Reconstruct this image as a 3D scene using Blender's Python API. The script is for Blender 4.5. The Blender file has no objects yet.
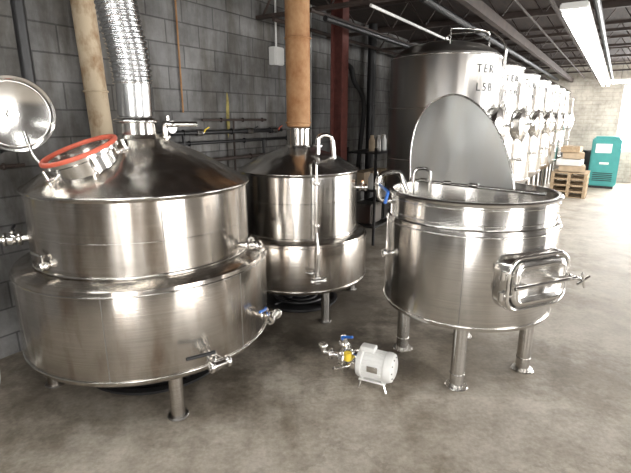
import bpy, bmesh, math, random
from mathutils import Vector, Matrix, Quaternion
random.seed(4)
sc=bpy.context.scene
rad=math.radians
H=1.7
# ------------------------------------------------ room frame
AX=(.543,.840); NX=(-.840,.543); ROOM=math.atan2(.84,.543)
def W(a,n,z=0): return Vector((a*AX[0]+n*NX[0], a*AX[1]+n*NX[1], z))
# ------------------------------------------------ materials
def newmat(name):
    m=bpy.data.materials.new(name); m.use_nodes=True
    nt=m.node_tree; b=nt.nodes['Principled BSDF']; return m,nt,b
def simple(name,col,rough=.5,metal=0,noise=0,nscale=8,bump=0,emit=0):
    m,nt,b=newmat(name)
    b.inputs['Base Color'].default_value=(*col,1); b.inputs['Roughness'].default_value=rough; b.inputs['Metallic'].default_value=metal
    if noise or bump:
        tc=nt.nodes.new('ShaderNodeTexCoord'); n=nt.nodes.new('ShaderNodeTexNoise'); n.inputs['Scale'].default_value=nscale; n.inputs['Detail'].default_value=6
        nt.links.new(tc.outputs['Object'],n.inputs['Vector'])
        if noise:
            r=nt.nodes.new('ShaderNodeValToRGB'); r.color_ramp.elements[0].position=.3; r.color_ramp.elements[1].position=.7
            r.color_ramp.elements[0].color=(*[c*(1-noise) for c in col],1); r.color_ramp.elements[1].color=(*[min(1,c*(1+noise)) for c in col],1)
            nt.links.new(n.outputs['Fac'],r.inputs['Fac']); nt.links.new(r.outputs['Color'],b.inputs['Base Color'])
        if bump:
            bp=nt.nodes.new('ShaderNodeBump'); bp.inputs['Strength'].default_value=bump; bp.inputs['Distance'].default_value=.01
            nt.links.new(n.outputs['Fac'],bp.inputs['Height']); nt.links.new(bp.outputs['Normal'],b.inputs['Normal'])
    if emit:
        b.inputs['Emission Color'].default_value=(*col,1); b.inputs['Emission Strength'].default_value=emit
    return m
def two(name,c1,c2,p1,p2,scale,rough=.6,metal=0,stretch=(1,1,1),bump=.1):
    m,nt,b=newmat(name)
    tc=nt.nodes.new('ShaderNodeTexCoord'); mp=nt.nodes.new('ShaderNodeMapping'); mp.inputs['Scale'].default_value=stretch
    n=nt.nodes.new('ShaderNodeTexNoise'); n.inputs['Scale'].default_value=scale; n.inputs['Detail'].default_value=8; n.inputs['Roughness'].default_value=.65
    r=nt.nodes.new('ShaderNodeValToRGB'); e=r.color_ramp.elements; e[0].position=p1; e[1].position=p2; e[0].color=(*c1,1); e[1].color=(*c2,1)
    L=nt.links.new
    L(tc.outputs['Object'],mp.inputs['Vector']); L(mp.outputs['Vector'],n.inputs['Vector']); L(n.outputs['Fac'],r.inputs['Fac']); L(r.outputs['Color'],b.inputs['Base Color'])
    b.inputs['Roughness'].default_value=rough; b.inputs['Metallic'].default_value=metal
    if bump:
        bp=nt.nodes.new('ShaderNodeBump'); bp.inputs['Strength'].default_value=bump; bp.inputs['Distance'].default_value=.01
        L(n.outputs['Fac'],bp.inputs['Height']); L(bp.outputs['Normal'],b.inputs['Normal'])
    return m
def steel(name,col,rough,aniso,stain=(.45,.36,.26),samt=.3,wob=.02,brush=0,p0=.45,p1=.8,wsc=(1,1,.5)):
    m,nt,b=newmat(name); L=nt.links.new
    b.inputs['Metallic'].default_value=1
    tc=nt.nodes.new('ShaderNodeTexCoord')
    mp=nt.nodes.new('ShaderNodeMapping'); mp.inputs['Scale'].default_value=(3,3,.7)
    n=nt.nodes.new('ShaderNodeTexNoise'); n.inputs['Scale'].default_value=2.2; n.inputs['Detail'].default_value=7; n.inputs['Roughness'].default_value=.6
    L(tc.outputs['Object'],mp.inputs['Vector']); L(mp.outputs['Vector'],n.inputs['Vector'])
    r=nt.nodes.new('ShaderNodeValToRGB'); e=r.color_ramp.elements; e[0].position=p0; e[1].position=p1
    e[0].color=(*col,1); e[1].color=(*[col[i]*(1-samt)+stain[i]*samt for i in range(3)],1)
    L(n.outputs['Fac'],r.inputs['Fac']); 
    colout=r.outputs['Color']
    mr=nt.nodes.new('ShaderNodeMapRange'); mr.inputs['To Min'].default_value=rough-.05; mr.inputs['To Max'].default_value=rough+.10
    L(n.outputs['Fac'],mr.inputs['Value']); L(mr.outputs['Result'],b.inputs['Roughness'])
    mp2=nt.nodes.new('ShaderNodeMapping'); mp2.inputs['Scale'].default_value=wsc
    n2=nt.nodes.new('ShaderNodeTexNoise'); n2.inputs['Scale'].default_value=3.5; n2.inputs['Detail'].default_value=1
    L(tc.outputs['Object'],mp2.inputs['Vector']); L(mp2.outputs['Vector'],n2.inputs['Vector'])
    bp=nt.nodes.new('ShaderNodeBump'); bp.inputs['Strength'].default_value=.4; bp.inputs['Distance'].default_value=wob
    L(n2.outputs['Fac'],bp.inputs['Height']); L(bp.outputs['Normal'],b.inputs['Normal'])
    if brush:
        mp3=nt.nodes.new('ShaderNodeMapping'); mp3.inputs['Scale'].default_value=(1.2,1.2,110)
        n3=nt.nodes.new('ShaderNodeTexNoise'); n3.inputs['Scale'].default_value=2; n3.inputs['Detail'].default_value=3
        L(tc.outputs['Object'],mp3.inputs['Vector']); L(mp3.outputs['Vector'],n3.inputs['Vector'])
        r3=nt.nodes.new('ShaderNodeValToRGB'); e=r3.color_ramp.elements; e[0].position=.3; e[1].position=.7; e[0].color=(1-brush,)*3+(1,); e[1].color=(1,1,1,1)
        L(n3.outputs['Fac'],r3.inputs['Fac'])
        mx=nt.nodes.new('ShaderNodeMix'); mx.data_type='RGBA'; mx.blend_type='MULTIPLY'; mx.inputs[0].default_value=1
        L(colout,mx.inputs[6]); L(r3.outputs['Color'],mx.inputs[7]); colout=mx.outputs[2]
    L(colout,b.inputs['Base Color'])
    if aniso:
        t=nt.nodes.new('ShaderNodeTangent'); t.direction_type='RADIAL'; t.axis='Z'
        L(t.outputs['Tangent'],b.inputs['Tangent']); b.inputs['Anisotropic'].default_value=aniso; b.inputs['Anisotropic Rotation'].default_value=.25
    return m
M_ST=steel('brushed_steel',(.67,.655,.63),.205,.65,(.40,.32,.24),.35,wob=.03,brush=.2,wsc=(1.8,1.8,.3))
M_ST2=steel('tank_steel_worn',(.64,.605,.56),.215,.65,(.26,.16,.09),.7,wob=.03,brush=.22,p0=.48,p1=.72,wsc=(1.8,1.8,.3))
M_POL=steel('polished_steel',(.76,.75,.73),.15,0,samt=.1)
M_LID=steel('lid_steel',(.52,.52,.51),.30,0,samt=.3,wob=.05)
M_DST=steel('dark_steel',(.34,.33,.32),.31,.5,wob=.03,wsc=(1.8,1.8,.3))
M_FLEX=steel('galvanised',(.66,.67,.68),.22,0,samt=.1,wob=.002)
M_RUST=two('rusty_pipe',(.25,.11,.04),(.40,.235,.115),.35,.65,7,.8,0,(1,1,.8),.3)
M_CREAM=two('cream_pipe',(.26,.15,.07),(.54,.44,.31),.35,.5,4,.75,0,(1,1,.6),.2)
M_REDCOL=two('red_oxide_steel',(.07,.020,.016),(.15,.045,.035),.3,.7,9,.7)
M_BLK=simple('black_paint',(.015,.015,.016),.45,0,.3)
M_RUB=simple('black_rubber',(.02,.02,.02),.7)
M_RED=simple('red_gasket',(.60,.12,.07),.5)
M_BLUE=simple('blue_handle',(.02,.13,.50),.4)
M_YEL=simple('yellow_plastic',(.80,.58,.05),.5)
M_WHT=simple('white_enamel',(.74,.74,.72),.35,0,.04)
M_WHS=simple('white_hose',(.6,.6,.56),.5)
M_TEAL=simple('teal_enamel',(.05,.28,.27),.4,0,.08)
M_WOOD=two('pallet_wood',(.30,.21,.12),(.52,.40,.27),.3,.7,6,.8,0,(1,6,6))
M_CARD=simple('cardboard',(.46,.36,.25),.8,0,.15)
M_COP=simple('copper',(.60,.32,.18),.35,1,.2)
M_TUBE=simple('fluorescent_tube',(1,1,.97),.5,emit=16)
M_FIX=simple('fixture_white',(.75,.75,.73),.4)
M_TXT=simple('black_vinyl',(.01,.01,.01),.5)
M_GLASS=simple('window_daylight_glass',(.9,.95,1),.3,emit=6)
M_JOIST=two('joist_steel',(.030,.022,.019),(.07,.048,.04),.3,.7,6,.7)
def blockmat(name,c1,c2,cm,bw=.4,bh=.2,ms=.012,bump=.5,dirt=0):
    m,nt,b=newmat(name); L=nt.links.new
    tc=nt.nodes.new('ShaderNodeTexCoord'); sp=nt.nodes.new('ShaderNodeSeparateXYZ'); add=nt.nodes.new('ShaderNodeMath'); cb=nt.nodes.new('ShaderNodeCombineXYZ')
    L(tc.outputs['Object'],sp.inputs[0]); L(sp.outputs['X'],add.inputs[0]); L(sp.outputs['Y'],add.inputs[1]); L(add.outputs[0],cb.inputs['X']); L(sp.outputs['Z'],cb.inputs['Y'])
    br=nt.nodes.new('ShaderNodeTexBrick'); br.inputs['Scale'].default_value=1; br.inputs['Brick Width'].default_value=bw; br.inputs['Row Height'].default_value=bh
    br.inputs['Mortar Size'].default_value=ms*.6; br.inputs['Mortar Smooth'].default_value=.3; br.inputs['Bias'].default_value=-.2
    br.inputs['Color1'].default_value=(*c1,1); br.inputs['Color2'].default_value=(*c2,1); br.inputs['Mortar'].default_value=(*cm,1)
    L(cb.outputs[0],br.inputs['Vector'])
    n=nt.nodes.new('ShaderNodeTexNoise'); n.inputs['Scale'].default_value=2.2; n.inputs['Detail'].default_value=10; n.inputs['Roughness'].default_value=.7
    L(tc.outputs['Object'],n.inputs['Vector'])
    r=nt.nodes.new('ShaderNodeValToRGB'); e=r.color_ramp.elements; e[0].position=.35; e[1].position=.7; e[0].color=(.55,.54,.53,1); e[1].color=(1.15,1.15,1.15,1)
    L(n.outputs['Fac'],r.inputs['Fac'])
    mx=nt.nodes.new('ShaderNodeMix'); mx.data_type='RGBA'; mx.blend_type='MULTIPLY'; mx.inputs[0].default_value=1
    L(br.outputs['Color'],mx.inputs[6]); L(r.outputs['Color'],mx.inputs[7]); out=mx.outputs[2]
    if dirt:
        mpd=nt.nodes.new('ShaderNodeMapping'); mpd.inputs['Scale'].default_value=(2.5,1,.5); L(tc.outputs['Object'],mpd.inputs['Vector'])
        nd_=nt.nodes.new('ShaderNodeTexNoise'); nd_.inputs['Scale'].default_value=1.6; nd_.inputs['Detail'].default_value=9; nd_.inputs['Roughness'].default_value=.7; L(mpd.outputs[0],nd_.inputs['Vector'])
        rd=nt.nodes.new('ShaderNodeValToRGB'); e=rd.color_ramp.elements; e[0].position=.40; e[1].position=.56; e[0].color=(.52,.48,.42,1); e[1].color=(1,1,1,1); L(nd_.outputs['Fac'],rd.inputs['Fac'])
        mx2=nt.nodes.new('ShaderNodeMix'); mx2.data_type='RGBA'; mx2.blend_type='MULTIPLY'; mx2.inputs[0].default_value=dirt
        L(out,mx2.inputs[6]); L(rd.outputs['Color'],mx2.inputs[7]); out=mx2.outputs[2]
    L(out,b.inputs['Base Color'])
    b.inputs['Roughness'].default_value=.85
    n3=nt.nodes.new('ShaderNodeTexNoise'); n3.inputs['Scale'].default_value=60
    L(tc.outputs['Object'],n3.inputs['Vector'])
    ms_=nt.nodes.new('ShaderNodeMath'); ms_.operation='MULTIPLY_ADD'; ms_.inputs[1].default_value=-1.0
    sc3=nt.nodes.new('ShaderNodeMath'); sc3.operation='MULTIPLY'; sc3.inputs[1].default_value=.3
    L(n3.outputs['Fac'],sc3.inputs[0]); L(br.outputs['Fac'],ms_.inputs[0]); L(sc3.outputs[0],ms_.inputs[2])
    bp=nt.nodes.new('ShaderNodeBump'); bp.inputs['Strength'].default_value=bump; bp.inputs['Distance'].default_value=.012
    L(ms_.outputs[0],bp.inputs['Height']); L(bp.outputs['Normal'],b.inputs['Normal'])
    return m
M_BLOCK=blockmat('grey_block',(.20,.20,.20),(.265,.265,.262),(.11,.11,.11),dirt=.8)
M_FARW=blockmat('painted_brick',(.52,.48,.42),(.58,.54,.47),(.42,.38,.34),.3,.1,.01,.3)
M_DARKW=blockmat('dark_block',(.13,.12,.11),(.17,.16,.15),(.08,.075,.07))
def floormat():
    m,nt,b=newmat('stained_concrete'); L=nt.links.new
    tc=nt.nodes.new('ShaderNodeTexCoord')
    def noise(s,d=8,ro=.6):
        n=nt.nodes.new('ShaderNodeTexNoise'); n.inputs['Scale'].default_value=s; n.inputs['Detail'].default_value=d; n.inputs['Roughness'].default_value=ro; L(tc.outputs['Object'],n.inputs['Vector']); return n
    def ramp(src,p1,c1,p2,c2):
        r=nt.nodes.new('ShaderNodeValToRGB'); e=r.color_ramp.elements; e[0].position=p1; e[1].position=p2; e[0].color=(*c1,1); e[1].color=(*c2,1); L(src,r.inputs['Fac']); return r
    def mult(a,c,f=1):
        mx=nt.nodes.new('ShaderNodeMix'); mx.data_type='RGBA'; mx.blend_type='MULTIPLY'; mx.inputs[0].default_value=f; L(a,mx.inputs[6]); L(c,mx.inputs[7]); return mx.outputs[2]
    n1=noise(.9,8,.6); n2=noise(5,8,.7); n3=noise(40,4,.6); n4=noise(1.3,10,.72)
    c=ramp(n1.outputs['Fac'],.3,(.42,.375,.315),.7,(.55,.505,.44)).outputs['Color']
    c=mult(c,ramp(n2.outputs['Fac'],.36,(.74,.72,.69),.60,(1.05,1.05,1.05)).outputs['Color'])
    c=mult(c,ramp(n3.outputs['Fac'],.3,(.87,.87,.87),.7,(1.05,1.05,1.05)).outputs['Color'])
    c=mult(c,ramp(n4.outputs['Fac'],.40,(.68,.65,.61),.53,(1.0,1.0,1.0)).outputs['Color'])
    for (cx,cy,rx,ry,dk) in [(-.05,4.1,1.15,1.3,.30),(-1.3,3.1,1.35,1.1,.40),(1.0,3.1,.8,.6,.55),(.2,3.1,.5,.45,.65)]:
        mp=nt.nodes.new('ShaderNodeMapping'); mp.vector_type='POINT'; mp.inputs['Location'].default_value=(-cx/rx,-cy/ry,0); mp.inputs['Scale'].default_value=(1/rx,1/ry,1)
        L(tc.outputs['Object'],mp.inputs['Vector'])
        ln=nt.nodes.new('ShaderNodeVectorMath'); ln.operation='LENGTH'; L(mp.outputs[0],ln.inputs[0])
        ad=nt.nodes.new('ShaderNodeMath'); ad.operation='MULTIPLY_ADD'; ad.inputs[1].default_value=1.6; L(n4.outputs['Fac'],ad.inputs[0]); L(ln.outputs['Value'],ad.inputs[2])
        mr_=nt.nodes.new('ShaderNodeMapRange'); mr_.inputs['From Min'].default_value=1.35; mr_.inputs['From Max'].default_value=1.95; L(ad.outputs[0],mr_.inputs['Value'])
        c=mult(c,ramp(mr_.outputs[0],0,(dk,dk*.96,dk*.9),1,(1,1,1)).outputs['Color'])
    v=nt.nodes.new('ShaderNodeTexVoronoi'); v.feature='DISTANCE_TO_EDGE'; v.inputs['Scale'].default_value=.33
    wv=nt.nodes.new('ShaderNodeVectorMath'); wv.operation='MULTIPLY_ADD'; wv.inputs[1].default_value=(.5,.5,0)
    L(n2.outputs['Color'],wv.inputs[0]); L(tc.outputs['Object'],wv.inputs[2]); L(wv.outputs[0],v.inputs['Vector'])
    c=mult(c,ramp(v.outputs['Distance'],.0,(.7,.69,.67),.004,(1,1,1)).outputs['Color'],.6)
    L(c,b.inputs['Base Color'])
    mr=nt.nodes.new('ShaderNodeMapRange'); mr.inputs['To Min'].default_value=.42; mr.inputs['To Max'].default_value=.8; L(n2.outputs['Fac'],mr.inputs['Value']); L(mr.outputs[0],b.inputs['Roughness'])
    bp=nt.nodes.new('ShaderNodeBump'); bp.inputs['Strength'].default_value=.15; bp.inputs['Distance'].default_value=.01; L(n2.outputs['Fac'],bp.inputs['Height']); L(bp.outputs[0],b.inputs['Normal'])
    return m
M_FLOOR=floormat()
M_DECK=two('dark_timber_deck',(.016,.010,.008),(.048,.03,.022),.3,.7,3,.8,0,(1,9,1))
# ------------------------------------------------ builders
class G:
    def __init__(s,name,loc):
        s.loc=Vector(loc); e=bpy.data.objects.new(name,None); e.empty_display_size=.1; e.location=s.loc; sc.collection.objects.link(e); s.e=e
def link(P,name,me,mat,smooth=True,ang=35):
    o=bpy.data.objects.new(name,me); sc.collection.objects.link(o)
    me.materials.append(mat)
    if smooth:
        me.shade_smooth(); me.set_sharp_from_angle(angle=rad(ang))
    if P: o.parent=P.e
    return o
def frombm(P,name,bm,mat,smooth=True,ang=35,doubles=True):
    if doubles: bmesh.ops.remove_doubles(bm,verts=bm.verts,dist=1e-5)
    bmesh.ops.recalc_face_normals(bm,faces=bm.faces)
    if P:
        bmesh.ops.translate(bm,verts=bm.verts,vec=-P.loc)
    me=bpy.data.meshes.new(name); bm.to_mesh(me); bm.free(); return link(P,name,me,mat,smooth,ang)
def lathe(P,name,org,axis,prof,mat,seg=64,ang=35):
    org=Vector(org); q=Vector((0,0,1)).rotation_difference(Vector(axis).normalized())
    bm=bmesh.new(); rings=[]
    for r,h in prof:
        if r<1e-6: rings.append([bm.verts.new(org+q@Vector((0,0,h)))])
        else: rings.append([bm.verts.new(org+q@Vector((r*math.cos(2*math.pi*i/seg),r*math.sin(2*math.pi*i/seg),h))) for i in range(seg)])
    for A,B in zip(rings,rings[1:]):
        for i in range(seg):
            j=(i+1)%seg
            if len(A)==1 and len(B)==1: continue
            if len(A)==1: bm.faces.new((A[0],B[i],B[j]))
            elif len(B)==1: bm.faces.new((A[i],A[j],B[0]))
            else: bm.faces.new((A[i],A[j],B[j],B[i]))
    return frombm(P,name,bm,mat,True,ang)
def cyl(P,name,p1,p2,r,mat,seg=24,r2=None):
    p1=Vector(p1);p2=Vector(p2); L=(p2-p1).length; r2=r if r2 is None else r2
    b=min(r,r2)*.08
    return lathe(P,name,p1,p2-p1,[(0,0),(r-b,0),(r,b),(r2,L-b),(r2-b,L),(0,L)],mat,seg)
def torus(P,name,c,axis,R,r,mat,seg=64,s2=10):
    prof=[(R+r*math.cos(2*math.pi*i/s2),r*math.sin(2*math.pi*i/s2)) for i in range(s2+1)]
    return lathe(P,name,c,axis,prof,mat,seg,80)
def box(P,name,c,size,mat,rz=0,bev=0,rot=None):
    bm=bmesh.new(); bmesh.ops.create_cube(bm,size=1)
    bmesh.ops.scale(bm,vec=Vector(size),verts=bm.verts)
    if bev: bmesh.ops.bevel(bm,geom=bm.edges[:],offset=bev,segments=3,affect='EDGES',profile=.5)
    R=rot.to_matrix() if rot else Matrix.Rotation(rz,3,'Z')
    bmesh.ops.rotate(bm,cent=(0,0,0),matrix=R,verts=bm.verts); bmesh.ops.translate(bm,vec=Vector(c),verts=bm.verts)
    return frombm(P,name,bm,mat,bool(bev),40)
def fillet(pts,rad_,n=6):
    pts=[Vector(p) for p in pts]; out=[pts[0]]
    for i in range(1,len(pts)-1):
        a,b,c=pts[i-1],pts[i],pts[i+1]; d1=(a-b); d2=(c-b); l=min(rad_,d1.length*.49,d2.length*.49)
        s=b+d1.normalized()*l; e=b+d2.normalized()*l
        for k in range(n+1):
            t=k/n; out.append(s*(1-t)**2+b*2*t*(1-t)+e*t*t)
    out.append(pts[-1]); return out
def smoothpts(pts,n=8):
    pts=[Vector(p) for p in pts]; P_=[pts[0]]+pts+[pts[-1]]; out=[]
    for i in range(1,len(P_)-2):
        p0,p1,p2,p3=P_[i-1:i+3]
        for k in range(n):
            t=k/n; out.append(.5*((2*p1)+(p2-p0)*t+(2*p0-5*p1+4*p2-p3)*t*t+(3*p1-p0-3*p2+p3)*t**3))
    out.append(pts[-1]); return out
def tube(P,name,pts,r,mat,seg=14,caps=True,fil=None,smo=False,ang=50):
    if fil: pts=fillet(pts,fil)
    elif smo: pts=smoothpts(pts)
    pts=[Vector(p) for p in pts]
    q=[pts[0]]
    for p in pts[1:]:
        if (p-q[-1]).length>1e-5: q.append(p)
    pts=q
    bm=bmesh.new(); rings=[]; t=(pts[1]-pts[0]).normalized(); up=Vector((0,0,1)) if abs(t.z)<.9 else Vector((1,0,0)); nrm=t.cross(up).normalized()
    cum=[0]
    for p0,p1 in zip(pts,pts[1:]): cum.append(cum[-1]+(p1-p0).length)
    for i,p in enumerate(pts):
        if i==0: tt=(pts[1]-pts[0])
        elif i==len(pts)-1: tt=pts[-1]-pts[-2]
        else: tt=(pts[i+1]-pts[i]).normalized()+(pts[i]-pts[i-1]).normalized()
        tt.normalize(); nrm=(nrm-tt*nrm.dot(tt)).normalized(); bn=tt.cross(nrm)
        rr=r(cum[i]) if callable(r) else r
        rings.append([bm.verts.new(p+nrm*math.cos(2*math.pi*k/seg)*rr+bn*math.sin(2*math.pi*k/seg)*rr) for k in range(seg)])
    for A,B in zip(rings,rings[1:]):
        for k in range(seg): bm.faces.new((A[k],A[(k+1)%seg],B[(k+1)%seg],B[k]))
    if caps: bm.faces.new(rings[0][::-1]); bm.faces.new(rings[-1])
    return frombm(P,name,bm,mat,True,ang)
def pol(c,r,az,z): return Vector((c[0]+r*math.cos(rad(az)),c[1]+r*math.sin(rad(az)),z))
def adir(az): return Vector((math.cos(rad(az)),math.sin(rad(az)),0))
def clampring(P,name,p,d,r):
    lathe(P,name,Vector(p)-Vector(d).normalized()*.011,d,[(r*.6,0),(r,0),(r*1.12,.006),(r*1.12,.016),(r,.022),(r*.6,.022)],M_POL,28)
def valve(P,tag,p,d,ln=.14,r=.019,hmat=None,hdir=(0,0,1),tee=False):
    p=Vector(p); d=Vector(d).normalized(); hm=hmat or M_POL; hd=Vector(hdir).normalized()
    cyl(P,tag+'_neck',p-d*.03,p+d*ln,r,M_POL)
    clampring(P,tag+'_clamp_1',p+d*(ln*.35),d,r*1.75)
    clampring(P,tag+'_clamp_2',p+d*(ln*.85),d,r*1.75)
    lathe(P,tag+'_body',p+d*(ln*.45),d,[(r,0),(r*1.7,.004),(r*1.9,ln*.15),(r*1.7,ln*.3),(r,ln*.32)],M_POL,24)
    m=p+d*(ln*.6); cyl(P,tag+'_stem',m,m+hd*.05,r*.5,M_POL,12)
    side=d.cross(hd); 
    e=m+hd*.052; tube(P,tag+'_handle',[e-d*.012-side*.0,e+side*.03+hd*.004,e+side*.095+hd*.012],.009,hm,8,smo=True)
    if tee:
        t=p+d*ln; cyl(P,tag+'_tee',t-side*.05,t+side*.05,r,M_POL); clampring(P,tag+'_clamp_3',t+side*.05,side,r*1.6); clampring(P,tag+'_clamp_4',t-side*.05,side,r*1.6)
# ------------------------------------------------ room shell
def rbox(name,a,n,z,sa,sn,sz,mat,P=None,bev=0):
    bm=bmesh.new(); bmesh.ops.create_cube(bm,size=1); bmesh.ops.scale(bm,vec=(sa,sn,sz),verts=bm.verts)
    if bev: bmesh.ops.bevel(bm,geom=bm.edges[:],offset=bev,segments=2,affect='EDGES')
    me=bpy.data.meshes.new(name); bm.to_mesh(me); bm.free(); me.materials.append(mat)
    o=bpy.data.objects.new(name,me); sc.collection.objects.link(o); o.rotation_euler=(0,0,ROOM)
    p=W(a,n,z)
    if P: o.parent=P.e; p=p-P.loc
    o.location=p; return o
CEIL=3.12; A0,A1=-4.,15.; N0,N1=-5.2,3.55
bm=bmesh.new(); bmesh.ops.create_cube(bm,size=1); bmesh.ops.scale(bm,vec=(A1-A0+.4,N1-N0+.4,.2),verts=bm.verts)
bmesh.ops.rotate(bm,cent=(0,0,0),matrix=Matrix.Rotation(ROOM,3,'Z'),verts=bm.verts); bmesh.ops.translate(bm,vec=W((A0+A1)/2,(N0+N1)/2,-.1),verts=bm.verts)
frombm(None,'floor',bm,M_FLOOR,False)
rbox('wall_left',(A0+A1)/2,N1+.1,CEIL/2,A1-A0,.2,CEIL,M_BLOCK)
rbox('ceiling',(A0+A1)/2,(N0+N1)/2,CEIL+.1,A1-A0+.4,N1-N0+.4,.2,M_DECK)
rbox('wall_far',A1+.1,(N1+.02)/2+.0,CEIL/2,.2,N1-.02,CEIL,M_FARW)
rbox('wall_far_pier',A1+.1,(N0-1.7)/2,CEIL/2,.2,-1.7-N0,CEIL,M_FARW)
rbox('wall_far_sill',A1+.1,-.84,.4,.2,1.72,.8,M_FARW)
rbox('wall_far_lintel',A1+.1,-.84,(2.55+CEIL)/2,.2,1.72,CEIL-2.55,M_FARW)
gw=G('window_1',W(A1+.1,-.84,1.67))
rbox('pane',A1+.12,-.84,1.675,.02,1.7,1.73,M_GLASS,gw)
for n in (-1.66,-1.12,-.56,-.02): rbox('mullion',A1+.09,n,1.675,.05,.05,1.73,M_FIX,gw)
for z in (.83,1.4,1.97,2.52): rbox('rail',A1+.09,-.84,z,.05,1.7,.05,M_FIX,gw)
segs=[(A0,-.6,0,CEIL),(-.6,2.2,2.75,CEIL),(2.2,6.0,0,CEIL),(6.0,13.5,2.75,CEIL),(13.5,A1,0,CEIL)]
for i,(a,b_,z0,z1) in enumerate(segs):
    rbox('wall_right' if i==0 else 'wall_right_part_%d'%i,(a+b_)/2,N0-.1,(z0+z1)/2,b_-a,.2,z1-z0,M_DARKW if i<4 else M_FARW)
rbox('wall_back',A0-.1,(N1-.4)/2,CEIL/2,.2,N1+.4,CEIL,M_DARKW)
rbox('wall_back_pier',A0-.1,(N0-2.8)/2,CEIL/2,.2,-2.8-N0,CEIL,M_DARKW)
rbox('wall_back_lintel',A0-.1,-1.6,(2.75+CEIL)/2,.2,2.4,CEIL-2.75,M_DARKW)
# joists
gj=G('roof_truss',W(7,0,CEIL))
a=-3.2; k=0
while a<14.8:
    zb,zt=CEIL-.34,CEIL-.02
    for z in (zb,zt): rbox('chord_%d'%k,a,(N0+N1)/2,z,.07,N1-N0,.035,M_JOIST,gj); k+=1
    n=N0+.1; up=True; pts=[]
    while n<N1: pts.append(W(a,n,zt if up else zb)); up=not up; n+=.22
    tube(gj,'web_%d'%k,pts,.014,M_JOIST,5); k+=1; a+=1.5
for i,n in enumerate((-2.6,-.55,1.25)): rbox('girder_%d'%i,(A0+A1)/2,n,CEIL-.42,A1-A0,.06,.10,M_JOIST,gj)
gc=G('overhead_conduit',W(7,1,CEIL-.4))
for i,(n,z,r) in enumerate([(3.25,2.72,.022),(2.6,2.66,.03),(2.1,2.72,.015),(.65,2.70,.02),(.30,2.66,.03),(.95,2.74,.012),(1.6,2.72,.035),(2.78,2.76,.02)]):
    cyl(gc,'run_%d'%i,W(4.2,n,z),W(14.9,n,z),r,[M_JOIST,M_BLK,M_FIX,M_JOIST,M_BLK,M_JOIST,M_BLK,M_JOIST][i],10)
# lights
for i,a in enumerate((4.35,6.85,9.35,11.85)):
    n=.42; z=2.5
    g=G('fluorescent_light' if i==0 else 'fluorescent_light.%03d'%i,W(a+1.2,n,z))
    rbox('housing',a+1.2,n,z+.05,2.4,.20,.05,M_FIX,g,.01)
    for s in (-.055,.055): cyl(g,'tube_%d'%(s*100),W(a+.03,n+s,z),W(a+2.37,n+s,z),.022,M_TUBE,12)
    for s in (.2,2.2): cyl(g,'chain_%d'%int(s*10),W(a+s,n,z+.07),W(a+s,n,CEIL-.01),.004,M_BLK,6)
for i,(a,n) in enumerate(((-1.5,-.8),(1.2,-1.6),(13.2,-.9),(-1.4,1.6),(.8,1.7))):  # last fixture is out of view, added to brighten the left kettle's cone
    z=2.5
    g=G('fluorescent_light.%03d'%(i+4),W(a,n,z))
    rbox('housing',a,n,z+.05,.19,2.4,.05,M_FIX,g,.01)
    for s in (-.05,.05): cyl(g,'tube_%d'%(s>0),W(a+s,n-1.17,z),W(a+s,n+1.17,z),.02,M_TUBE,12)
    for s in (-1,1): cyl(g,'chain_%d'%(s>0),W(a,n+s,z+.07),W(a,n+s,CEIL-.01),.004,M_BLK,6)

# ------------------------------------------------ left kettle
LC=(-1.145,3.0)
P=G('brewing_kettle',(LC[0],LC[1],0))
lathe(P,'lower_drum',(*LC,0),(0,0,1),[(0,.22),(.5,.235),(.765,.255),(.79,.27),(.798,.285),(.798,.80),(.791,.822),(.77,.835),(.68,.85)],M_ST2,128)
UR=.678
lathe(P,'upper_drum',(*LC,0),(0,0,1),[(UR+.003,.845),(UR,1.27),(UR+.009,1.285),(UR+.009,1.30),(UR-.013,1.315),(.60,1.36),(.36,1.49),(.15,1.575),(.135,1.60)],M_ST2,128,25)
for i,(r,z,t) in enumerate(((.798,.30,.006),(.80,.795,.006),(UR+.005,.86,.008),(UR+.011,1.292,.010),(UR,1.05,.003))):
    torus(P,'weld_band_%d'%i,(*LC,z),(0,0,1),r,t,M_ST,96,8)
for i,(r,az,z0,z1) in enumerate(((UR+.0005,-62,.86,1.28),(.7985,-88,.3,.79),(.7985,-30,.3,.79))): cyl(P,'seam_weld_%d'%i,pol(LC,r,az,z0),pol(LC,r,az,z1),.0022,M_DST,6)
for i,az in enumerate((-63,40,160,-150)):
    p=pol(LC,.74 if i==0 else .66,az,0)
    cyl(P,'leg_%d'%i,p+Vector((0,0,.012)),p+Vector((0,0,.27)),.042,M_ST2); cyl(P,'foot_%d'%i,p,p+Vector((0,0,.014)),.062,M_DST)
cyl(P,'stack_collar',(*LC,1.57),(*LC,1.70),.125,M_ST); torus(P,'collar_clamp',(*LC,1.68),(0,0,1),.127,.012,M_POL)
# manway
mo=Vector((-1.335,2.62,1.515)); mn=Vector((-.25,-.25,.93)).normalized()
lathe(P,'manway_neck',mo,mn,[(.195,-.23),(.195,-.03),(.215,-.02),(.215,0),(.18,0),(.18,-.23)],M_POL,64)
torus(P,'manway_gasket',mo+mn*.008,mn,.205,.014,M_RED,64,10)
torus(P,'neck_weld',mo-mn*.12,mn,.198,.008,M_ST)
for i in range(5):
    az=i*72+20; q=Vector((0,0,1)).rotation_difference(mn); d=q@Vector((math.cos(rad(az)),math.sin(rad(az)),0))
    cyl(P,'clamp_bolt_%d'%i,mo+d*.235-mn*.10,mo+d*.235-mn*.01,.010,M_POL,12); cyl(P,'clamp_lug_%d'%i,mo+d*.19-mn*.07,mo+d*.25-mn*.07,.014,M_POL,12)
lc=Vector((-1.675,2.62,1.72)); ld=(Vector((0,0,1.7))-lc); ld.z=-.05; ld.x+=.5; ld.normalize()
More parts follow.
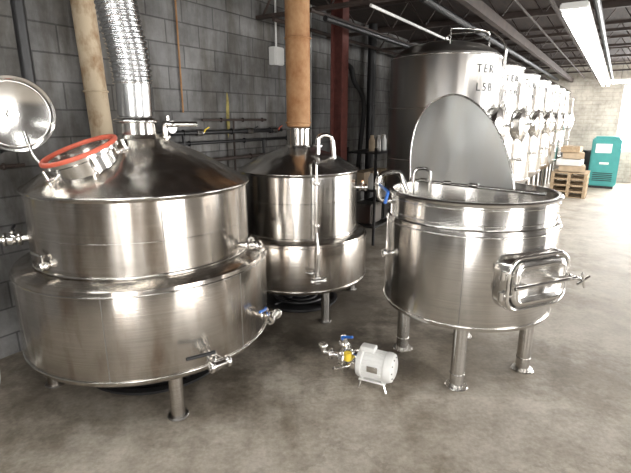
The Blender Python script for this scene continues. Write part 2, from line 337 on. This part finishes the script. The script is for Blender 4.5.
lathe(P,'manway_lid',lc,ld,[(0,-.045),(.10,-.04),(.17,-.02),(.195,-.004),(.203,0),(.207,.01),(.203,.02),(.19,.016),(.185,-.004),(.15,-.016),(.08,-.03),(0,-.036)],M_POL,64,50)
torus(P,'lid_gasket_seat',lc+ld*.012,ld,.175,.006,M_ST)
cyl(P,'lid_centre_boss',lc-ld*.05,lc-ld*.005,.028,M_POL)
tube(P,'lid_arm',[lc-ld*.045,lc-ld*.075+Vector((.05,0,-.09)),lc+Vector((.06,.02,-.22)),mo+Vector((-.22,.02,-.09)),mo+Vector((-.17,.03,-.09))],.014,M_POL,smo=True)
for i,(dx,dy,dz) in enumerate(((.25,.02,.10),(.29,.06,.13),(.22,.1,.09))):
    b0=Vector((-1.30+dx,2.72+dy,1.40)); cyl(P,'cone_nozzle_%d'%i,b0,b0+Vector((0,0,.06+dz*.4)),.017,M_POL); clampring(P,'cone_clamp_%d'%i,b0+Vector((0,0,.07)),(0,0,1),.03)
tube(P,'spray_arm',[(-1.05,2.68,1.36),(-1.05,2.68,1.46),(-1.22,2.66,1.45)],.012,M_POL,fil=.04)
valve(P,'side_valve',pol(LC,UR,-14,.91),adir(-14),.15,.018,M_POL,(0,0,1))
valve(P,'mid_valve',pol(LC,.795,-16,.45),adir(-22),.12,.018,M_BLUE,(0,0,1),True)
valve(P,'drain_valve',pol(LC,.795,-49,.36),adir(-49),.13,.02,M_BLK,(0,0,1),True)
dv=pol(LC,.795+.078,-49,.415); sdv=adir(-49).cross(Vector((0,0,1))); tube(P,'drain_lever',[dv,dv-sdv*-.06+Vector((0,0,.004)),dv+sdv*.17+Vector((0,0,.016))],.011,M_BLK,8,smo=True)
valve(P,'sample_port',pol(LC,UR,-120,.91),adir(-120),.05,.012,M_POL,(0,0,1))
valve(P,'gas_valve',pol(LC,UR,-158,.98),adir(-158),.16,.022,M_BLK,(0,0,1))
tube(P,'vent_pipe',[(-.98,3.05,1.50),(-.98,3.05,1.66),(-.93,3.05,1.66),(-.80,3.15,1.66)],.018,M_POL,fil=.05)
clampring(P,'vent_clamp',(-.98,3.05,1.58),(0,0,1),.032)
# flex duct
P=G('flexible_duct',(LC[0],LC[1],1.7))
cyl(P,'sleeve',(-1.145,3.0,1.705),(-1.14,3.0,1.93),.108,M_FLEX,40)
torus(P,'hose_clamp',(-1.14,3.0,1.91),(0,0,1),.112,.007,M_POL)
path=smoothpts([(-1.14,3.0,1.92),(-1.15,2.99,2.1),(-1.18,2.98,2.3),(-1.21,3.0,2.6),(-1.23,3.02,3.1)],140)
tube(P,'corrugated_hose',path,lambda s_: .116+.007*math.cos(s_*math.pi*2/.030),M_FLEX,40,False,ang=85)
for nm,c,s in (('black_ring_pan',LC,1.0),('black_ring_pan.001',(-.15,4.15),.75)):  # low black pan with rings and arms on the floor under each kettle
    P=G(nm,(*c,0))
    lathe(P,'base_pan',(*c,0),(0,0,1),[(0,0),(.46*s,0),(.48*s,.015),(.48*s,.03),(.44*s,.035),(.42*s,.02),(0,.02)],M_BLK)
    for i in range(3): torus(P,'pan_ring_%d'%i,(*c,.05),(0,0,1),(.12+.1*i)*s,.014,M_BLK,48)
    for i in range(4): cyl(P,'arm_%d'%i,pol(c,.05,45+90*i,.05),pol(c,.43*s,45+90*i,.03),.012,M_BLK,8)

# ------------------------------------------------ middle kettle
MC=(-.15,4.15)
P=G('brewing_kettle.001',(*MC,0))
lathe(P,'lower_drum',(*MC,0),(0,0,1),[(0,.24),(.4,.25),(.59,.265),(.612,.275),(.62,.29),(.62,.67),(.612,.695),(.59,.705),(.52,.715)],M_ST2,128)
lathe(P,'upper_drum',(*MC,0),(0,0,1),[(.525,.71),(.525,1.235),(.533,1.25),(.533,1.262),(.50,1.285),(.36,1.37),(.2,1.425),(.12,1.45),(.11,1.47)],M_ST,128,25)
for i,(r,z,t) in enumerate(((.621,.30,.005),(.621,.675,.005),(.528,.725,.007),(.534,1.256,.008),(.526,1.02,.003))): torus(P,'weld_band_%d'%i,(*MC,z),(0,0,1),r,t,M_ST,96,8)
for i,az in enumerate((-66,25,115,-155)):
    p=pol(MC,.57,az,0); cyl(P,'leg_%d'%i,p+Vector((0,0,.012)),p+Vector((0,0,.28)),.036,M_ST); cyl(P,'foot_%d'%i,p,p+Vector((0,0,.014)),.055,M_DST)
cyl(P,'stack_collar',(*MC,1.45),(*MC,1.62),.105,M_ST2); torus(P,'collar_clamp',(*MC,1.61),(0,0,1),.107,.008,M_POL)
s=pol(MC,.60,-75,0)
tube(P,'sight_tube',[pol(MC,.40,-75,1.33),s+Vector((0,0,1.38)),s+Vector((0,0,.80))],.010,M_POL,fil=.05)
tube(P,'sight_tube_lower',[s+Vector((0,0,.80)),pol(MC,.66,-75,.66),pol(MC,.66,-75,.45)],.010,M_POL,fil=.05)
for i,z in enumerate((1.2,.86)): clampring(P,'tube_clamp_%d'%i,s+Vector((0,0,z)),(0,0,1),.022); cyl(P,'standoff_%d'%i,pol(MC,.51,-75,z),s+Vector((0,0,z)),.008,M_POL,10)
valve(P,'drain_valve',pol(MC,.61,-76,.43),adir(-76),.10,.018,M_POL,(0,0,1),True)
tube(P,'return_pipe',[(.02,3.95,1.40),(.02,3.95,1.56),(.14,3.98,1.56),(.17,3.99,1.25)],.020,M_POL,fil=.07)
clampring(P,'return_clamp',(.02,3.95,1.47),(0,0,1),.036)
valve(P,'side_valve',pol(MC,.52,-8,1.1),adir(-8),.10,.016,M_COP,(0,0,1))
P=G('rusty_flue_pipe',(*MC,1.6))
cyl(P,'pipe',(-.15,4.15,1.625),(-.155,4.15,CEIL-.01),.104,M_RUST,40)
for z in (1.66,2.35): torus(P,'joint_%d'%int(z*10),(-.151,4.15,z),(0,0,1),.106,.008,M_RUST)

# ------------------------------------------------ right mash kettle
RC=(1.035,3.0); RR=.548
P=G('mash_tun',(*RC,0))
lathe(P,'jacket',(*RC,0),(0,0,1),[(0,.44),(.3,.45),(RR-.035,.465),(RR-.007,.475),(RR,.49),(RR,1.06),(RR-.005,1.08),(RR-.02,1.085),(RR-.023,1.09),(RR-.023,1.215),(RR-.009,1.222),(RR-.005,1.235),(RR-.013,1.245),(RR-.035,1.245),(RR-.04,1.23),(RR-.04,.70),(0,.66)],M_ST,128)
for i,(r,z,t) in enumerate(((RR,.50,.005),(RR,1.05,.006),(RR-.02,1.11,.004),(RR-.02,1.20,.004))): torus(P,'weld_band_%d'%i,(*RC,z),(0,0,1),r,t,M_POL,96,8)
cyl(P,'seam_weld',pol(RC,RR+.0005,-110,.5),pol(RC,RR+.0005,-110,1.05),.002,M_DST,6)
for i,(x,y) in enumerate(((.921,2.646),(1.44,2.85),(.66,3.15),(1.18,3.354))):
    cyl(P,'leg_%d'%i,(x,y,.012),(x,y,.48),.045,M_ST); cyl(P,'foot_%d'%i,(x,y,0),(x,y,.014),.075,M_POL); torus(P,'leg_weld_%d'%i,(x,y,.10),(0,0,1),.046,.003,M_ST,32,6)
Lp=Vector((.715,3.43,1.245)); Rp=Vector((1.265,2.88,1.245)); hd=(Rp-Lp).normalized(); LL=(Rp-Lp).length
hn=Vector((hd.y,-hd.x,0)); 
if hn.dot(-Lp)<0: hn=-hn
outl=[(-.0,0),(-.03,.2),(-.02,.37),(.035,.49),(.12,.565),(.25,.60),(.38,.565),(.53,.46),(.64,.32),(.72,.17),(LL,.0)]
arc=smoothpts([Vector((x,z,0)) for x,z in outl],6)
bm=bmesh.new(); back=-hn*.012
F=[Lp+hd*v.x+Vector((0,0,v.y*1.02))-hn*(v.y*.15) for v in arc]
f1=bm.faces.new([bm.verts.new(p) for p in F]); 
ex=bmesh.ops.extrude_face_region(bm,geom=[f1]); bmesh.ops.translate(bm,vec=back,verts=[v for v in ex['geom'] if isinstance(v,bmesh.types.BMVert)])
frombm(P,'hinged_lid',bm,M_LID,False)
tube(P,'lid_rolled_edge',F,.007,M_POL,8)
tube(P,'hinge_bar',[Lp+Vector((0,0,.005)),Rp+Vector((0,0,.005)),Lp+hd*.97+Vector((0,0,.005))],.012,M_POL,8)
for i,sx in enumerate((.15,.4,.65)): cyl(P,'hinge_%d'%i,Lp+hd*(sx*LL-.03)+Vector((0,0,.012)),Lp+hd*(sx*LL+.03)+Vector((0,0,.012)),.017,M_POL,12)
az=-67; nd=adir(az); td=Vector((-nd.y,nd.x,0)); zc=.80; ctr=pol(RC,RR,az,zc)
def rrect(w,h,r,n=8):
    out=[]
    for cx,cy,a0 in ((w/2-r,h/2-r,0),(-w/2+r,h/2-r,90),(-w/2+r,-h/2+r,180),(w/2-r,-h/2+r,270)):
        for k in range(n+1): a_=rad(a0+90*k/n); out.append((cx+r*math.cos(a_),cy+r*math.sin(a_)))
    return out
def slab(name,w,h,r,rings,mat):
    bm=bmesh.new(); R_=[]
    for (ins,dep) in rings:
        R_.append([bm.verts.new(ctr+td*x+Vector((0,0,y))+nd*dep) for x,y in rrect(w-2*ins,h-2*ins,max(.01,r-ins))])
    for A,B in zip(R_,R_[1:]):
        for i in range(len(A)): bm.faces.new((A[i],A[(i+1)%len(A)],B[(i+1)%len(A)],B[i]))
    bm.faces.new(R_[-1]); return frombm(P,name,bm,mat,True,40)
slab('manway_frame',.47,.33,.09,[(0,-.10),(0,.04),(.006,.048),(.02,.048),(.03,.045),(.032,.02)],M_POL)
slab('manway_door',.40,.26,.07,[(0,.02),(0,.062),(.01,.07),(.035,.07),(.05,.058)],M_ST)
fr=[ctr+td*x+Vector((0,0,y))+nd*.05 for x,y in rrect(.45,.31,.09)]; tube(P,'manway_rim',fr+[fr[0]],.011,M_POL,8)
fr=[ctr+td*x+Vector((0,0,y))+nd*.07 for x,y in rrect(.35,.21,.05)]; tube(P,'door_bead',fr+[fr[0]],.006,M_POL,8)
cyl(P,'door_crossbar',ctr+nd*.095-td*.22,ctr+nd*.095+td*.27,.011,M_POL)
for sx in (-.12,.12): cyl(P,'bar_post_%d'%(sx>0),ctr+nd*.05+td*sx,ctr+nd*.1+td*sx,.010,M_POL,12)
hb=ctr+nd*.05+td*.25; cyl(P,'latch_bolt',hb-nd*.0,hb+nd*.09,.010,M_POL,12)
cyl(P,'latch_lug',ctr+nd*.02+td*.2,hb,.015,M_POL,12)
for i,a_ in enumerate((0,90,180,270)):
    e=hb+nd*.09; v=td*math.cos(rad(a_+20))+Vector((0,0,1))*math.sin(rad(a_+20)); tube(P,'latch_spoke_%d'%i,[e,e+v*.05],.007,M_POL,8)
hh=ctr+nd*.03-td*.25
for s_ in (-.06,.06): cyl(P,'hinge_lug_%d'%(s_>0),hh+Vector((0,0,s_-.025)),hh+Vector((0,0,s_+.025)),.014,M_POL,14); cyl(P,'hinge_arm_%d'%(s_>0),hh+Vector((0,0,s_)),hh+td*.08+nd*.03+Vector((0,0,s_)),.009,M_POL,10)
tube(P,'inlet_pipe',[pol(RC,.48,175,1.16),pol(RC,.61,175,1.16),pol(RC,.61,175,1.34),pol(RC,.48,160,1.34),pol(RC,.42,160,1.2)],.017,M_POL,fil=.05)
clampring(P,'inlet_clamp_1',pol(RC,.61,175,1.27),(0,0,1),.03)
cyl(P,'inlet_valve_body',pol(RC,.61,175,1.23),pol(RC,.61,175,1.31),.026,M_POL)
tube(P,'inlet_handle',[pol(RC,.61,175,1.27),pol(RC,.66,205,1.27),pol(RC,.68,205,1.20)],.010,M_BLUE,8,fil=.02)
tube(P,'thermo_loop',[pol(RC,.40,150,1.15),pol(RC,.40,150,1.36),pol(RC,.30,140,1.36),pol(RC,.30,140,1.20)],.012,M_POL,fil=.05)
cyl(P,'side_port',pol(RC,.53,-168,.84),pol(RC,.60,-168,.84),.016,M_POL,14); clampring(P,'side_port_clamp',pol(RC,.595,-168,.84),adir(-168),.026)
cyl(P,'bottom_drain',(RC[0],RC[1],.30),(RC[0],RC[1],.46),.025,M_POL)

# ------------------------------------------------ transfer pump
pc=Vector((.35,2.68,0)); P=G('transfer_pump',pc)
d=Vector((.90,-.43,0)).normalized(); sd=Vector((-d.y,d.x,0)); mz=.150
ra=math.atan2(d.y,d.x)
c0=pc+Vector((0,0,mz))
lathe(P,'motor',c0-d*.07,d,[(0,0),(.075,0),(.092,.006),(.098,.02),(.098,.04),(.092,.045),(.092,.185),(.098,.19),(.098,.215),(.09,.235),(.06,.248),(.03,.25),(0,.25)],M_WHT,56)
for i in range(28):
    a_=i*360/28; v=sd*math.cos(rad(a_))+Vector((0,0,1))*math.sin(rad(a_)); cyl(P,'cooling_fin_%d'%i,c0-d*.022+v*.092,c0+d*.112+v*.092,.0032,M_WHT,6)
for i in range(10):
    a_=i*36; v=sd*math.cos(rad(a_))+Vector((0,0,1))*math.sin(rad(a_)); cyl(P,'end_vent_%d'%i,c0+d*.168+v*.055,c0+d*.173+v*.075,.005,M_BLK,6)
box(P,'terminal_box',c0+Vector((0,0,.105))-d*.005,(.10,.07,.035),M_WHT,ra,.01)
box(P,'rating_plate',c0-sd*.0935+Vector((0,0,.01))+d*.05,(.07,.004,.04),M_POL,ra,.001)
box(P,'base_plate',pc+Vector((0,0,.052))+d*.04,(.18,.12,.010),M_WHT,ra,.002)
for sx in (-.03,.11): box(P,'saddle_%d'%(sx>0),pc+Vector((0,0,.072))+d*sx,(.02,.10,.045),M_WHT,ra,.003)
for sx in (-.035,.115):
    for sy in (-.05,.05): tube(P,'foot_%d%d'%(sx>0,sy>0),[pc+d*sx+sd*sy+Vector((0,0,.052)),pc+d*sx*1.2+sd*sy*1.3+Vector((0,0,.0))],.010,M_POL,8)
lathe(P,'adapter',c0-d*.145,d,[(.03,0),(.055,.01),(.065,.04),(.07,.07),(.07,.078)],M_POL,40)
lathe(P,'pump_head',c0-d*.20,d,[(0,0),(.055,0),(.075,.01),(.078,.035),(.088,.038),(.088,.055),(.06,.06)],M_POL,48)
torus(P,'head_clamp',c0-d*.155,d,.088,.009,M_POL)
cyl(P,'inlet',c0-d*.29,c0-d*.19,.02,M_POL); clampring(P,'inlet_clamp',c0-d*.27,d,.034)
oo=c0-d*.175-sd*.01
cyl(P,'outlet',oo,oo+Vector((0,0,.15)),.018,M_POL); clampring(P,'outlet_clamp',oo+Vector((0,0,.105)),(0,0,1),.032)
cyl(P,'outlet_valve',oo+Vector((0,0,.11)),oo+Vector((0,0,.155)),.027,M_POL)
ev=oo+Vector((0,0,.145)); tube(P,'valve_lever',[ev-sd*.02,ev-sd*.04+Vector((0,0,.025)),ev-sd*.05+d*.08+Vector((0,0,.045))],.009,M_BLUE,8,fil=.02)
tube(P,'inlet_elbow',[c0-d*.28,c0-d*.33,c0-d*.33+Vector((0,0,.06))],.018,M_POL,fil=.03); clampring(P,'elbow_clamp',c0-d*.33+Vector((0,0,.05)),(0,0,1),.03)
tube(P,'seal_flush_line',[c0-d*.11-sd*.05,c0-d*.11-sd*.1+Vector((0,0,.0)),c0-d*.2-sd*.11-Vector((0,0,.04)),c0-d*.22-sd*.06-Vector((0,0,.06))],.008,M_POL,8,smo=True)
cyl(P,'yellow_guard',c0-d*.125-sd*.06+Vector((0,0,.02)),c0-d*.125-sd*.06+Vector((0,0,.075)),.024,M_YEL,20)
# ------------------------------------------------ fermenters
C0a,C0n=5.37,1.74
def letters(P,c,r,az0,z,txt,size):
    for i,ch in enumerate(txt):
        cu=bpy.data.curves.new('letter_'+ch,'FONT'); cu.body=ch; cu.size=size; cu.extrude=.001; cu.align_x='CENTER'
        o=bpy.data.objects.new('letter_'+ch,cu); sc.collection.objects.link(o); cu.materials.append(M_TXT); o.parent=P.e
        az=az0+math.degrees((i-(len(txt)-1)/2)*size*.74/r)
        p=pol(c,r+.003,az,z)-P.loc; o.location=p; o.rotation_euler=(math.pi/2,0,rad(az)+math.pi/2)
for k in range(7):
    a=C0a+1.42*k; cw=W(a,C0n); c=(cw.x,cw.y); R=.60
    P=G('fermenter_tank' if k==0 else 'fermenter_tank.%03d'%k,(cw.x,cw.y,0))
    lathe(P,'shell',(*c,0),(0,0,1),[(0,.30),(.08,.30),(.10,.34),(.55,.66),(.59,.70),(R,.73),(R,2.32),(.59,2.355),(.55,2.39),(.42,2.46),(.22,2.505),(0,2.52)],M_DST if k==0 else M_ST,96,30)
    for i,z in enumerate((.74,1.25,1.8,2.33)): torus(P,'seam_%d'%i,(*c,z),(0,0,1),R+.001,.006,M_POL,96,6)
    for i in range(4):
        p=pol(c,.5,math.degrees(ROOM)+45+90*i,0); cyl(P,'leg_%d'%i,p+Vector((0,0,.01)),p+Vector((0,0,.68)),.04,M_ST,16); cyl(P,'foot_%d'%i,p,p+Vector((0,0,.014)),.06,M_POL,16)
    o=Vector((.84,-.543,0)); f=Vector((cw.x,cw.y,0))
    mp=f+o*.60+Vector((0,0,1.62)); lathe(P,'manway',mp-o*.05,o,[(.20,0),(.20,.08),(.225,.085),(.225,.105),(.20,.12),(.1,.15),(0,.155)],M_POL,40)
    tube(P,'manway_arm',[mp+o*.06+Vector((0,0,-.26)),mp+o*.13,mp+o*.06+Vector((0,0,.26))],.015,M_POL,8,smo=True)
    cyl(P,'manway_knob',mp+o*.08,mp+o*.18,.018,M_POL,12)
    q=f+o*.61
    if k==0:
        tube(P,'blow_off_pipe',[f+Vector((0,0,2.47)),f+Vector((0,0,2.60)),f+o*.5+Vector((0,0,2.59)),f+o*.64+Vector((0,0,2.45)),f+o*.64+Vector((0,0,2.1))],.015,M_POL,8,fil=.08)
    else:
        tube(P,'cooling_line',[f+o*.58+Vector((0,0,2.2))+W(.1,0),f+o*.66+Vector((0,0,2.2))+W(.1,0),f+o*.66+Vector((0,0,1.0))+W(.1,0)],.010,M_POL,8,fil=.04)
        cyl(P,'spray_ball_port',f+Vector((0,0,2.49)),f+Vector((0,0,2.58)),.04,M_POL,16)
    valve(P,'sample_valve',q-o*.01+Vector((0,0,1.15)),o,.1,.014,M_POL,(0,0,1))
    cyl(P,'thermowell',q-o*.05+W(.25,0,0)+Vector((0,0,1.45)),q+o*.06+W(.25,0,0)+Vector((0,0,1.45)),.03,M_BLK,12)
    letters(P,c,R,-62,2.15,'TER',.115); letters(P,c,R,-62,1.97,'L5B',.115)
    if k==0:
        tube(P,'top_rail',[pol(c,.45,-100+i*20,2.58) for i in range(9)],.009,M_POL,8)
        for i in (0,4,8): p=pol(c,.45,-100+i*20,2.43); cyl(P,'rail_post_%d'%i,p,p+Vector((0,0,.15)),.009,M_POL,8)
# ------------------------------------------------ wall services
P=G('cream_vent_pipe',W(2.1,3.3,1.5))
b0=Vector((-1.655,3.745,0)); cyl(P,'pipe',b0+Vector((0,0,.02)),b0+Vector((-.10,-.02,CEIL-.02)),.083,M_CREAM,32)
for z in (1.9,2.6): torus(P,'joint_%d'%int(z*10),b0+Vector((-.1*z/CEIL,-.02*z/CEIL,z)),(0,0,1),.086,.008,M_CREAM)
P=G('black_drain_pipe',W(1.7,3.45,2)); p=Vector((-2.02,3.33,0)); q=W(p.x*AX[0]+p.y*AX[1],3.44)
cyl(P,'pipe',q+Vector((0,0,1.9)),q+Vector((0,0,CEIL-.02)),.04,M_BLK); tube(P,'elbow',[q+Vector((0,0,1.95)),q+Vector((0,0,1.86)),q+Vector((NX[0]*.1,NX[1]*.1,1.86))],.04,M_BLK,fil=.05)
P=G('gas_pipework',W(3.5,3.4,1.5)); WP=G('water_pipework',W(1.2,3.45,1.3))
for i,(z,a0,a1,r,m) in enumerate(((1.56,2.62,4.6,.022,M_BLK),(1.46,2.62,5.0,.016,M_BLK),(1.28,2.62,5.2,.02,M_JOIST),(1.50,.2,1.6,.022,M_BLK),(1.38,.2,1.6,.014,M_JOIST),(1.68,3.3,4.3,.012,M_JOIST))):
    g_=WP if i in (3,4) else P
    cyl(g_,'run_%d'%i,W(a0,3.47,z),W(a1,3.47,z),r,m,12)
    for j in range(3): 
        a=a0+(a1-a0)*(j+.5)/3; cyl(g_,'bracket_%d_%d'%(i,j),W(a,3.47,z),W(a,3.545,z),.012,M_BLK,8); torus(g_,'coupling_%d_%d'%(i,j),W(a+.1,3.47,z),AX+(0,),r+.004,.008,m,16,8)
cyl(P,'drop_1',W(3.05,3.47,1.56),W(3.05,3.47,.1),.018,M_BLK,12); cyl(P,'drop_2',W(4.25,3.47,1.46),W(4.25,3.47,.1),.018,M_BLK,12)
cyl(P,'drop_3',W(3.75,3.47,1.68),W(3.75,3.47,.9),.012,M_JOIST,12)
cyl(P,'regulator',W(2.85,3.38,1.62),W(2.85,3.47,1.62),.06,M_DST)
cyl(P,'regulator_stem',W(2.85,3.44,1.56),W(2.85,3.44,1.72),.02,M_POL)
for i,a in enumerate((3.25,4.0,4.45)):
    cyl(P,'ball_valve_%d'%i,W(a-.04,3.47,1.56),W(a+.04,3.47,1.56),.035,M_DST,14); cyl(P,'ball_stem_%d'%i,W(a,3.47,1.56),W(a,3.40,1.56),.008,M_POL,8)
    tube(P,'ball_lever_%d'%i,[W(a,3.40,1.56),W(a+.02,3.40,1.59),W(a+.07,3.40,1.61)],.007,(M_YEL,M_BLK,M_RED)[i],8)
P=G('electrical_conduit',W(3.3,3.52,2))
for i,a in enumerate((3.12,5.35)): cyl(P,'run_%d'%i,W(a,3.53,1.75 if i==0 else 1.3),W(a,3.53,CEIL-.02),.009,M_RUST if i==0 else M_FIX,8)
P=G('electrical_box',W(4.55,3.5,2.39)); rbox('case',4.55,3.49,2.4,.17,.10,.2,M_FIX,P,.008); rbox('door',4.55,3.435,2.4,.15,.012,.18,M_WHT,P,.003); cyl(P,'feed',W(4.55,3.49,2.5),W(4.55,3.49,CEIL-.02),.012,M_FIX,8)
P=G('steel_column',W(5.1,2.95,1.5))
for s in (-.075,.075): rbox('flange_%d'%(s>0),5.1+0,2.95+s,CEIL/2,.15,.012,CEIL-.02,M_REDCOL,P)
rbox('web',5.1,2.95,CEIL/2,.012,.15,CEIL-.02,M_REDCOL,P); rbox('base_plate',5.1,2.95,.008,.25,.25,.016,M_REDCOL,P)
P=G('black_hose',W(6.3,3.3,2.3)); tube(P,'loop',[W(6.0,3.5,2.45),W(6.0,3.3,2.4),W(6.05,3.25,2.2),W(6.35,3.25,1.95),W(6.4,3.3,1.4),W(6.3,3.4,.05)],.035,M_RUB,12,smo=True)
P=G('black_downpipe',W(6.9,3.4,1.5)); cyl(P,'pipe',W(6.9,3.4,.01),W(6.9,3.4,CEIL-.02),.07,M_BLK,20); 
for z in (.8,1.9): torus(P,'joint_%d'%int(z*10),W(6.9,3.4,z),(0,0,1),.074,.01,M_BLK,24)
P=G('storage_rack',W(5.9,2.6,.8))
for z in (.25,.75,1.25): rbox('shelf_%d'%int(z*100),5.95,2.83,z,.9,.45,.025,M_BLK,P)
for da in (-.44,.44):
    for dn in (-.21,.21): rbox('post_%d%d'%(da>0,dn>0),5.95+da,2.83+dn,.66,.03,.03,1.32,M_BLK,P)
for i in range(9):
    a=5.6+.09*i; z=(.765,1.265,1.265)[i%3]; cc=W(a,2.72+.05*(i%2),z)
    lathe(P,'jar_%d'%i,cc,(0,0,1),[(0,0),(.04,0),(.042,.02),(.042,.14),(.026,.18),(.022,.21),(0,.21)],[M_WHT,M_CARD,M_DST,M_POL][i%4],20)
for i in range(3): rbox('carton_%d'%i,5.7+.27*i,2.93,.765+.11,.2,.2,.2,M_CARD,P,.004)
for i in range(2): rbox('tote_%d'%i,5.75+.4*i,2.85,.265+.14,.34,.32,.27,[M_DST,M_BLK][i],P,.02)
P=G('water_hose',(-2.0,2.7,0)); tube(P,'run',[(-2.02,2.72,.98),(-2.10,2.70,.96),(-2.18,2.70,.8),(-2.14,2.72,.4),(-2.04,2.60,.05),(-2.15,2.5,.02),(-2.35,2.45,.02)],.012,M_WHS,10,smo=True)
tube(P,'second_run',[(-2.02,2.75,.90),(-2.13,2.78,.75),(-2.22,2.6,.4),(-2.3,2.6,.02)],.010,M_BLK,10,smo=True)
# ------------------------------------------------ far objects
P=G('wooden_pallet_stack',(5.75,10.3,0)); base_a=5.75*AX[0]+10.3*AX[1]; base_n=5.75*NX[0]+10.3*NX[1]
def pallet(P,a,n,z,t):
    for i in range(5): rbox('%s_deck_%d'%(t,i),a-.34+.17*i,n,z+.125,.12,.72,.018,M_WOOD,P)
    for i in range(3): rbox('%s_runner_%d'%(t,i),a,n-.32+.32*i,z+.065,.8,.06,.10,M_WOOD,P); 
    for i in range(3): rbox('%s_base_%d'%(t,i),a-.34+.34*i,n,z+.008,.1,.72,.016,M_WOOD,P)
for i in range(4): pallet(P,base_a,base_n,.135*i,'pallet%d'%i)
for i in range(4):
    o_=rbox('crate_%d'%i,base_a+.05*(-1)**i,base_n+.04*(i%2),.545+.07+.14*i,.58-.05*i,.52-.05*i,.13,[M_CARD,M_WHT,M_CARD,M_WOOD][i],P,.01); o_.rotation_euler[2]+=.08*(-1)**i
P=G('air_dryer_cabinet',(7.25,11.55,0)); a=7.25*AX[0]+11.55*AX[1]; n=7.25*NX[0]+11.55*NX[1]
rbox('cabinet',a,n,.64,.6,.62,1.16,M_TEAL,P,.03); rbox('plinth',a,n,.03,.5,.52,.06,M_BLK,P)
rbox('control_panel',a-.305,n+.05,.98,.02,.34,.22,M_WHT,P,.005); rbox('emblem',a-.306,n,.62,.012,.2,.05,M_WHT,P,.004)
for i in range(5): rbox('grille_slat_%d'%i,a-.305,n,.2+.045*i,.015,.42,.018,M_BLK,P)
rbox('lid_cap',a,n,1.24,.5,.5,.04,M_TEAL,P,.01)
P=G('drum_barrel',W(14.45,.55)); c=W(14.45,.5)
lathe(P,'barrel',c,(0,0,1),[(0,0),(.26,0),(.28,.02),(.28,.28),(.29,.29),(.28,.30),(.28,.56),(.29,.57),(.28,.58),(.28,.84),(.26,.86),(0,.85)],M_BLK,32)
P=G('yellow_paint_mark',W(3,3.54,1.3))
M_YP=simple('yellow_wall_paint',(.36,.30,.10),.85,0,.5,14)
for i,(a,z0,z1,w) in enumerate(((.75,1.1,1.5,.12),(3.75,1.5,1.95,.025),(3.3,.8,1.2,.1))):
    bm=bmesh.new(); v=[]; nn=14
    for k in range(nn): 
        t=2*math.pi*k/nn; rr=.8+.35*random.random(); v.append(bm.verts.new(W(a+math.cos(t)*w*rr,3.546,(z0+z1)/2+math.sin(t)*(z1-z0)/2*rr)))
    bm.faces.new(v); frombm(P,'patch_%d'%i,bm,M_YP,False)
# ------------------------------------------------ lights
def area(name,loc,direction,sx,sy,e,col=(1,1,1)):
    l=bpy.data.lights.new(name,'AREA'); l.shape='RECTANGLE'; l.size=sx; l.size_y=sy; l.energy=e; l.color=col
    o=bpy.data.objects.new(name,l); sc.collection.objects.link(o); o.location=loc; o.rotation_euler=Vector(direction).to_track_quat('-Z','Y').to_euler(); return o
N=Vector((NX[0],NX[1],0)); A=Vector((AX[0],AX[1],0))
area('added_door_light_1',W(.8,N0-.15,1.4),N,2.7,2.6,260,(1,.97,.93))  # area lamps added in unseen openings, lighting the room and the steel
area('added_door_light_2',W(9.75,N0-.15,1.4),N,7.3,2.6,900,(1,.98,.95))
area('added_door_light_3',W(A0-.15,-1.6,1.4),A,2.3,2.6,150,(1,.97,.93))
area('daylight_window',W(A1-.02,-.84,1.67),-A,1.6,1.6,200,(1,.99,.98))
w=bpy.data.worlds.new('sky'); sc.world=w; w.use_nodes=True; bg=w.node_tree.nodes['Background']; bg.inputs[0].default_value=(.95,.96,1,1); bg.inputs[1].default_value=1.5
sc.view_settings.view_transform='Standard'; sc.view_settings.exposure=.2
# ------------------------------------------------ camera
cd=bpy.data.cameras.new('camera'); cam=bpy.data.objects.new('camera',cd); sc.collection.objects.link(cam)
cam.location=(0,0,H); cam.rotation_euler=(rad(90-14.57),0,0); cd.sensor_width=36; cd.lens=36*456/631; cd.clip_start=.05; cd.clip_end=200
sc.camera=cam
